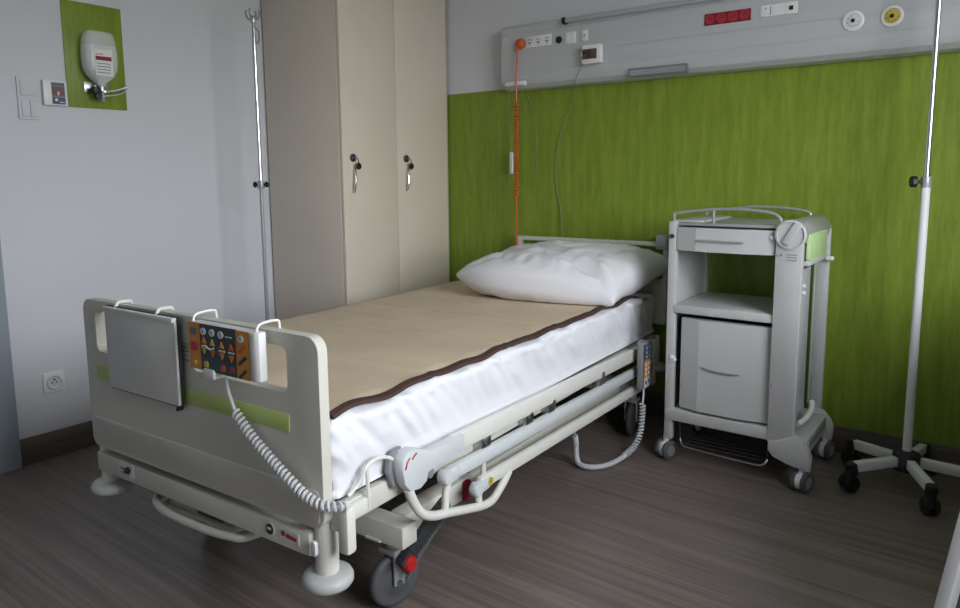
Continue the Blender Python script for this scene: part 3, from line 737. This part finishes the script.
YS = [.062 + (1.985 - .062) * k / 200 for k in range(201)]
strip([-.97 + 1.94 * k / 70 for k in range(71)], YS, 0, .004).obj('cloth', 'blanket', t, angle=80)
for s_ in (-1, 1): strip([s_ * (.962 + .04 * k / 8) for k in range(9)], YS, .0035, .0095).obj('binding', 'binding', t, angle=80)

# pillow
def pillow():
    A, B, H = .350, .310, .118
    nu, nv = 100, 76
    b = bmesh.new()
    def P(u, v, s):
        x = A * u * (1 - .05 * (1 - abs(v) ** 3))
        y = B * v * (1 - .05 * (1 - abs(u) ** 3))
        if v < 0: y += B * v * .24 * (1 - u * u) * (1 - .6 * u)
        h = max((1 - abs(u) ** 2.8) * (1 - abs(v) ** 2.8), 0) ** .40
        wr = .012 * nz(u * 2.6, v * 2.6, 5 + s, 1) + .006 * nz(u * 7, v * 6, 9, 1) - .012 * max(0, .35 - abs(nz(u * 5 + v * 3, v * 4, 2, 1)) * 1.5) - .008 * max(0, .3 - abs(nz(u * 9 - v * 5, v * 8 + u * 3, 12, 1)) * 1.4)
        for (cu, cv) in ((1, -1), (-1, -1), (1, 1), (-1, 1)):      # creases fanning out of the corners
            dx, dy = u - cu, v - cv; r = math.hypot(dx, dy); an = math.atan2(dy, dx)
            wr += .010 * math.exp(-r * 1.9) * math.sin(an * 10 + 5 * nz(r * 3, cu, cv, 1)) * min(1, r * 3)
        # gathered fold running from the middle of the front to the right front corner
        t_ = (v + 1.0) - .62 * (1 - u) ; g = math.exp(-(t_ / .10) ** 2) * max(0, min(1, (u - .0) * 2.2)) * max(0, min(1, (1 - u) * 6))
        wr -= .020 * g; wr += .012 * math.exp(-((t_ - .17) / .09) ** 2) * max(0, min(1, u * 2))
        edge = min(1, 4 * min(1 - abs(u), 1 - abs(v)))
        z = s * H * h + wr * edge
        c = max(0, u) ** 1.5 * max(0, -v) ** 2.5
        z -= .065 * c                                            # the right front corner hangs down to the blanket
        z += .030 * max(0, v)                                     # the back climbs on the headboard
        z += .010 * max(0, -u) * max(0, -v)
        x += .10 * (v + 1) / 2 * (u + 1) / 2
        return V((x, y, z))
    grids = []
    for s in (1, -1):
        g = [[None] * (nv + 1) for _ in range(nu + 1)]
        for i in range(nu + 1):
            for j in range(nv + 1):
                u = math.sin((-1 + 2 * i / nu) * PI / 2 * .94) / math.sin(PI / 2 * .94); v = math.sin((-1 + 2 * j / nv) * PI / 2 * .94) / math.sin(PI / 2 * .94)
                if s < 0 and (i in (0, nu) or j in (0, nv)): g[i][j] = grids[0][i][j]
                else: g[i][j] = b.verts.new(P(u, v, s))
        grids.append(g)
        for i in range(nu):
            for j in range(nv):
                q = (g[i][j], g[i + 1][j], g[i + 1][j + 1], g[i][j + 1])
                b.faces.new(q if s > 0 else tuple(reversed(q)))
    return b
m = MB(); m.merge(pillow())
bmesh.ops.transform(m.bm, matrix=Matrix.Translation((.108, 1.800, .708)) @ Matrix.Rotation(math.radians(7), 4, 'Z'), verts=m.bm.verts)
for v in m.bm.verts:                                                # it rests on the bed and leans on the headboard
    x, y = v.co.x, v.co.y
    zb = bl(max(-.79, min(1, x / (.455 if x > 0 else .56))), min(max(y, .07), 1.98)).z if abs(x) < .455 else .60
    zb = max(zb, .622) + .004
    if v.co.z < zb: v.co.z = zb
    if v.co.y > 2.122: v.co.y = 2.122
pil = m.obj('pillow', 'pillow', angle=80); pil.location = (BX, BY, 0); pil.rotation_euler = (0, 0, TH)
tag(pil, 'plump white pillow lying at the head of the bed against the headboard', 'pillow')

# ------------------------------------------------------------------ bedside trolley
t = thing('bedside_trolley', 'light grey bedside trolley with drawer and open shelf against the green wall', 'bedside cabinet', (2.32, -.28, 0), world=True)
FY, RY = -.485, -.09
m = MB()
m.bb(2.058, 2.090, FY, FY + .032, .085, .962, .004).bb(2.058, 2.086, RY - .03, RY, .085, .962, .004)
m.bb(2.064, 2.076, FY + .032, RY - .03, .21, .945)
sp = m.obj('left_side', 'trol', t)
m = MB(); m.cyl((2.074, FY, .904), (2.074, FY - .012, .904), .009, 12, bev=.002); m.obj('side_knob', 'darkgrey', sp)
m = MB(); m.bb(2.078, 2.096, FY - .006, FY + .004, .405, .432, .003).bb(2.090, 2.104, FY - .010, FY, .412, .424, .002); m.obj('latch', 'white', sp)
m = MB(); m.bb(2.060, 2.470, FY + .006, RY + .0, .946, .958, .004); tp = m.obj('top', 'trolgrey', t)
m = MB(); m.bb(2.066, 2.185, FY + .02, RY - .02, .958, .966, .003); m.obj('writing_leaf', 'trol', tp)
def front(x0, x1, z0, z1, y, bulge):
    w = x1 - x0
    m = MB(); m.prism([(x0, y + .02), (x0, y), (x0 + w * .22, y - bulge), (x0 + w * .70, y - bulge), (x1, y), (x1, y + .02)], z0, z1, 'xy', bev=.003); return m
m = front(2.093, 2.453, .850, .940, FY, .020); m.bb(2.10, 2.445, FY + .02, RY - .03, .862, .935); dr = m.obj('drawer', 'trol', t, angle=12)
m = MB(); m.bb(2.182, 2.350, FY - .032, FY - .020, .891, .898, .002); m.obj('handle', 'trolgrey', dr)
m = MB(); m.bb(2.436, 2.452, FY - .008, FY, .908, .922, .003); m.obj('drawer_lock', 'white', dr)
m = MB(); m.bb(2.086, 2.47, FY - .004, RY - .02, .603, .637, .006); m.obj('shelf', 'trol', t)
m = front(2.114, 2.462, .222, .585, FY + .016, .022); cd = m.obj('drawer', 'trol', t, angle=12)
m = MB(); m.bb(2.108, 2.460, FY + .033, RY - .03, .225, .58); m.obj('drawer_box', 'darkgrey', cd)
m = MB(); m.tube([(2.205, FY - .006, .402), (2.24, FY - .012, .398), (2.30, FY - .012, .395), (2.350, FY - .007, .397)], .0045, 6, 4); m.obj('handle', 'trolgrey', cd)
m = MB(); m.bb(2.470, 2.474, FY - .012, FY - .006, .33, .342) if False else None
m.bb(2.458, 2.468, FY - .012, FY - .002, .368, .386, .002); m.obj('catch', 'white', cd)
m = MB(); m.bb(2.062, 2.50, FY - .006, RY - .01, .166, .212, .006); m.obj('bottom_tray', 'trol', t)
# right side: wide front pillar, rear pillar, round handle bar, panels
m = MB(); m.prism(rrect(2.458, .165, 2.549, .93, .004), FY - .012, FY + .02, 'xz', bev=.004); fp = m.obj('front_pillar', 'trol', t)
m = MB(); m.mi = 0; m.cyl((2.478, FY - .0125, .856), (2.478, FY - .0135, .856), .005, 10)
for z in (.858, .848, .838): m.bb(2.495, 2.532, FY - .0135, FY - .0115, z - .0015, z + .0015)
m.bb(2.463, 2.468, FY - .0135, FY - .0115, .850, .856)
m.obj('maker_mark', 'midgrey', fp)
m = MB(); m.bb(2.520, 2.562, RY - .012, RY + .014, .18, .93, .005); m.obj('rear_pillar', 'trol', t)
m = MB(); m.cyl((2.508, FY - .012, .928), (2.508, RY + .012, .928), .052, 32, bev=.004); hbar = m.obj('round_side_bar', 'trolgrey', t)
m = MB(); m.lathe([(.053, 0), (.053, .006), (.046, .009), (.044, .004), (0, .004)], (2.508, FY - .012, .928), (0, -1, 0), 32)
m.box((2.512, FY - .020, .930), (.030, .012, .082), .005, Matrix.Rotation(math.radians(30), 4, 'Y')); m.obj('end_disc', 'trol', hbar)
m = MB(); m.prism(rrect(-.462, .834, -.170, .930, .012), 2.552, 2.564, 'yz', bev=.003); m.obj('green_panel', 'paleline', t)
m = MB(); m.bb(2.534, 2.566, -.460, -.172, .816, .836, .005); m.obj('panel_lip', 'trol', t)
m = MB(); m.bb(2.476, 2.484, FY + .02, RY - .012, .21, .90); ip = m.obj('inner_panel', 'trolblue', t)
m = MB(); m.bb(2.532, 2.540, -.222, -.190, .25, .81, .002); m.obj('panel_strip', 'strip', ip)
m = MB(); m.bb(2.528, 2.538, -.44, -.30, .26, .80, .002); m.obj('panel_strip', 'trolblue', ip)
m = MB(); m.box((2.567, RY - .03, .812), (.03, .018, .016), .004); m.obj('side_hook', 'white', t)
for z in (.72, .745):
    m = MB(); m.cyl((2.556, -.455, z), (2.54, -.455, z), .008); m.obj('side_stud', 'white', t)
# feet with a slanted beam
foot = [(2.462, .172), (2.462, .135), (2.480, .112), (2.530, .094), (2.606, .080), (2.610, .128), (2.598, .162), (2.572, .190), (2.548, .204), (2.50, .180)]
m = MB(); m.prism(foot, RY - .03, RY + .012, 'xz', bev=.006); m.obj('base_foot', 'trol', t)
m = MB(); m.prism(foot, FY - .016, FY + .022, 'xz', bev=.006); bf = m.obj('base_foot', 'trol', t)
m = MB(); m.beam((2.560, FY + .02, .150), (2.560, RY - .03, .150), .056, .070, .008).beam((2.506, FY + .02, .168), (2.506, RY - .03, .168), .05, .06, .008); m.obj('base_beam', 'trol', bf)
m = MB(); m.beam((2.591, FY + .06, .165), (2.591, RY - .07, .165), .006, .03, .002); m.obj('beam_groove', 'midgrey', bf)
m = MB(); m.tube([(2.548, -.44, .232), (2.560, -.37, .236), (2.562, -.29, .248), (2.555, -.25, .268)], .010, 8, 5); m.obj('side_lever', 'white', t)
def twin(x, y, turn):
    a = V((math.cos(turn), math.sin(turn), 0)); c = V((x, y, .0385))
    m = MB(); m.cyl(c - a * .011, c + a * .011, .034, 20, bev=.003).cyl((x, y, .05), (x, y, .095), .012, 12); k = m.obj('castor', 'white', t)
    for s_ in (-1, 1):
        m = MB(); q = c + a * s_ * .011
        m.lathe([(0, 0), (.034, 0), (.0385, .004), (.0385, .014), (.034, .018), (.024, .019), (.022, .016), (0, .016)], q, a * s_, 26); m.obj('wheel', 'tyre', k)
        m = MB(); m.cyl(q + a * s_ * .0155, q + a * s_ * .0175, .0215, 20); m.obj('wheel_disc', 'midgrey', k)
twin(2.066, FY + .012, -.42); twin(2.580, FY + .006, -.30); twin(2.585, RY - .018, -.25); twin(2.072, RY - .018, .1)
m = MB()
for k in range(9): m.tube([(2.14, -.46 + .036 * k, .072), (2.44, -.46 + .036 * k, .072)], .0024, 6)
m.tube([(2.12, FY + .01, .165), (2.125, FY + .012, .085), (2.14, -.46, .070), (2.14, -.17, .070), (2.125, -.12, .085), (2.12, -.115, .165)], .0034, 6, 3)
m.tube([(2.46, FY + .01, .165), (2.455, FY + .012, .085), (2.44, -.46, .070), (2.44, -.17, .070), (2.455, -.12, .085), (2.46, -.115, .165)], .0034, 6, 3)
bk = m.obj('wire_basket', 'darkgrey', t)
m = MB(); m.tube([(2.125, FY + .004, .098), (2.14, FY - .008, .078), (2.18, FY - .012, .072), (2.40, FY - .012, .066), (2.445, FY - .004, .07), (2.458, FY + .008, .088)], .0036, 6, 4); m.obj('basket_front', 'steel', bk)
m = MB(); m.tube([(2.075, FY + .016, .955), (2.073, FY + .016, .985), (2.085, FY + .016, .994), (2.226, FY + .016, 1.010), (2.335, FY + .016, 1.012), (2.43, FY + .016, 1.002), (2.462, FY + .016, .985), (2.468, FY + .016, .965)], .0058, 8, 5).tube([(2.226, FY + .016, .955), (2.226, FY + .016, 1.008)], .0055, 8); m.obj('gallery_rail', 'trolgrey', t)
m = MB(); m.tube([(2.075, RY - .01, .955), (2.073, RY - .01, .975), (2.10, RY - .01, .985), (2.203, RY - .01, .998), (2.273, RY - .01, 1.006), (2.40, RY - .01, 1.002), (2.478, RY - .01, .988), (2.486, RY - .01, .970)], .0058, 8, 5); m.obj('gallery_rail', 'trolgrey', t)

# ------------------------------------------------------------------ drip stands
def drip_stand(loc, label, top, a0, r_low=.0145, low='white', knobs=1):
    t = thing('drip_stand', label, 'drip stand', loc, 0, 'drip stands')
    R = .219
    m = MB(); m.lathe([(0, .078), (.040, .078), (.045, .083), (.045, .136), (.040, .143), (.019, .150), (0, .150)], (0, 0, 0), (0, 0, 1), 20); hub = m.obj('hub', 'black', t)
    for k in range(5):
        a = math.radians(a0 + 72 * k); d = V((math.cos(a), math.sin(a), 0))
        m = MB(); m.beam(d * .03 + V((0, 0, .112)), d * (R - .012) + V((0, 0, .100)), .027, .036, .004); lg = m.obj('leg', 'white', t)
        m = MB(); m.beam(d * (R - .026) + V((0, 0, .096)), d * (R + .010) + V((0, 0, .088)), .034, .052, .010); m.cyl(d * R + V((0, 0, .04)), d * R + V((0, 0, .09)), .015, 10); c = m.obj('leg_cap', 'black', lg)
        ax = V((-d.y, d.x, 0)); off = V((.024, 0, 0)) if d.y > .9 else V((-.004, .028, 0))
        q = d * (R - .002) + off + V((0, 0, .0315))
        m = MB()
        for s_ in (-1, 1): m.lathe([(0, 0), (.026, 0), (.0305, .004), (.0305, .015), (.026, .019), (0, .019)], q + ax * s_ * .004, ax * s_, 20)
        m.box(q + V((0, 0, .018)), (.026, .026, .03), .006); m.obj('castor', 'black', lg)
    m = MB(); m.cyl((0, 0, .138), (0, 0, 1.098), r_low, 16); m.obj('lower_tube', low, t)
    m = MB(); m.cyl((0, 0, 1.09), (0, 0, 1.128), .0165, 16, bev=.002); cl = m.obj('clamp_collar', 'trolgrey', t)
    for k in range(knobs):
        u = (V((-.93, -.36, 0)) if knobs == 1 else V((.80, .60, 0)) * (-1) ** k).normalized()
        m = MB(); m.cyl(V((0, 0, 1.110)) + u * .014, V((0, 0, 1.110)) + u * .026, .006, 10)
        q_ = 1 if knobs == 1 else .65
        m.lathe([(a_ * q_, b_ * q_) for a_, b_ in ((0, 0), (.016, 0), (.021, .004), (.021, .016), (.016, .021), (0, .021))], V((0, 0, 1.110)) + u * (.028 if knobs == 1 else .020), u, 8); m.obj('clamp_knob', 'black', cl)
    m = MB(); m.cyl((0, 0, 1.10), (0, 0, top - .03), .0095, 16); m.obj('upper_tube', 'chrome', t)
    m = MB(); m.cyl((0, 0, top - .045), (0, 0, top - .015), .013, 14, bev=.002)
    for k in range(4):
        a = math.radians(30 + 90 * k); d = V((math.cos(a), math.sin(a), 0))
        m.tube([d * .006 + V((0, 0, top - .025)), d * .02 + V((0, 0, top - .028)), d * .029 + V((0, 0, top - .016)), d * .032 + V((0, 0, top + .002)), d * .027 + V((0, 0, top + .010))], .0038, 6, 4)
    m.tube([(.009, 0, top - .07), (.030, .004, top - .085), (.034, .004, top - .115), (.022, .002, top - .135), (.010, 0, top - .12)], .003, 6, 4)
    m.obj('hooks', 'steel', t)
    return t
drip_stand((2.879, -.256, 0), 'white drip stand on five black castors to the right of the bedside trolley', 2.05, 8)
drip_stand((.352, -1.106, 0), 'thin drip stand behind the bed footboard, beside the wardrobe', 1.872, 20, .0085, 'trolgrey', 2)

# ------------------------------------------------------------------ white leg at the right edge; unseen table added to shade the floor
t = thing('shade_table', 'white splayed leg at the bottom right frame edge, with an unseen table added to shade the floor', 'table', (3.47, -1.02, 0), world=True)
m = MB(); m.prism(rrect(3.135, -1.60, 3.805, -.38, .03), .742, .770, 'xy', bev=.005); m.obj('tabletop', 'white', t)  # out of view, added to darken the floor and lower back wall
m = MB(); m.prism(rrect(3.16, -1.46, 3.78, -.56, .01), .690, .742, 'xy', holes=[rrect(3.18, -1.44, 3.76, -.58, .01)]); m.obj('apron', 'white', t)
c = V((3.47, -1.01, 0)); F0 = V((3.029, -1.50, 0)) - c; F1 = V((3.136, -1.338, .742)) - c
for sx in (1, -1):
    for sy in (1, -1):
        a = c + V((F0.x * sx if (sx, sy) == (1, 1) else (-.30 if sx > 0 else .335), F0.y * sy, 0)); b_ = c + V((F1.x if sx > 0 else .29, F1.y * sy, .742))
        d = b_ - a
        m = MB(); m.beam(a + d * .02, a + d * .30, .036, .036, .004).beam(a + d * .28, a + d * .985, .028, .028, .004); lg = m.obj('leg', 'white', t)
        m = MB(); m.beam(a + d * .004, a + d * .05, .040, .040, .004); m.obj('foot_cap', 'offwhite', lg)

# ------------------------------------------------------------------ daylight, camera, colour
w = bpy.data.worlds.new('daylight'); S.world = w; w.use_nodes = True
nt = w.node_tree; bg = nt.nodes['Background']
tc = nt.nodes.new('ShaderNodeTexCoord'); sp = nt.nodes.new('ShaderNodeSeparateXYZ'); rp = nt.nodes.new('ShaderNodeValToRGB')
rp.color_ramp.elements[0].position = .47; rp.color_ramp.elements[0].color = (.20, .21, .19, 1)
rp.color_ramp.elements[1].position = .53; rp.color_ramp.elements[1].color = (.91, .95, 1.0, 1)
mp = nt.nodes.new('ShaderNodeMath'); mp.operation = 'MULTIPLY_ADD'; mp.inputs[1].default_value = .5; mp.inputs[2].default_value = .5
nt.links.new(tc.outputs['Generated'], sp.inputs[0]); nt.links.new(sp.outputs['Z'], mp.inputs[0]); nt.links.new(mp.outputs[0], rp.inputs[0]); nt.links.new(rp.outputs[0], bg.inputs[0])
bg.inputs['Strength'].default_value = 6.0
pl = bpy.data.lights.new('window_portal', 'AREA'); pl.shape = 'RECTANGLE'; pl.size = WY1 - WY0; pl.size_y = WZ1 - WZ0; pl.cycles.is_portal = True
po = bpy.data.objects.new('window_portal', pl); COL.objects.link(po)
po.location = (XW + .245, (WY0 + WY1) / 2, (WZ0 + WZ1) / 2); po.rotation_euler = (0, PI / 2, 0)
po.rotation_euler = V((-1, 0, 0)).to_track_quat('-Z', 'Z').to_euler()

f, yaw, pitch, roll = 708.1233, 2.2136, -.1291, -.0089
d = V((math.cos(pitch) * math.cos(yaw), math.cos(pitch) * math.sin(yaw), math.sin(pitch)))
r = V((math.sin(yaw), -math.cos(yaw), 0)); u = r.cross(d)
r2 = math.cos(roll) * r + math.sin(roll) * u; u2 = -math.sin(roll) * r + math.cos(roll) * u
cam = bpy.data.cameras.new('camera'); co = bpy.data.objects.new('camera', cam); COL.objects.link(co)
co.matrix_world = Matrix.Translation((3.1138, -3.1289, 1.1493)) @ Matrix((r2, u2, -d)).transposed().to_4x4()
cam.sensor_fit = 'HORIZONTAL'; cam.sensor_width = 36; cam.lens = f / 960 * 36
cam.shift_x = 1.0737 / 960; cam.shift_y = -38.0277 / 960
cam.clip_start = .05
S.camera = co
for o in bpy.data.objects:
    if '_org' in o: del o['_org']
vs = S.view_settings; S.display_settings.display_device = 'sRGB'
vs.view_transform = 'Standard'; vs.look = 'None'; vs.gamma = 1; vs.use_curve_mapping = False; vs.exposure = 1.34
try:
    S.cycles.use_denoising = True; S.cycles.max_bounces = 10; S.cycles.diffuse_bounces = 6; S.cycles.sample_clamp_indirect = 8
except Exception: pass
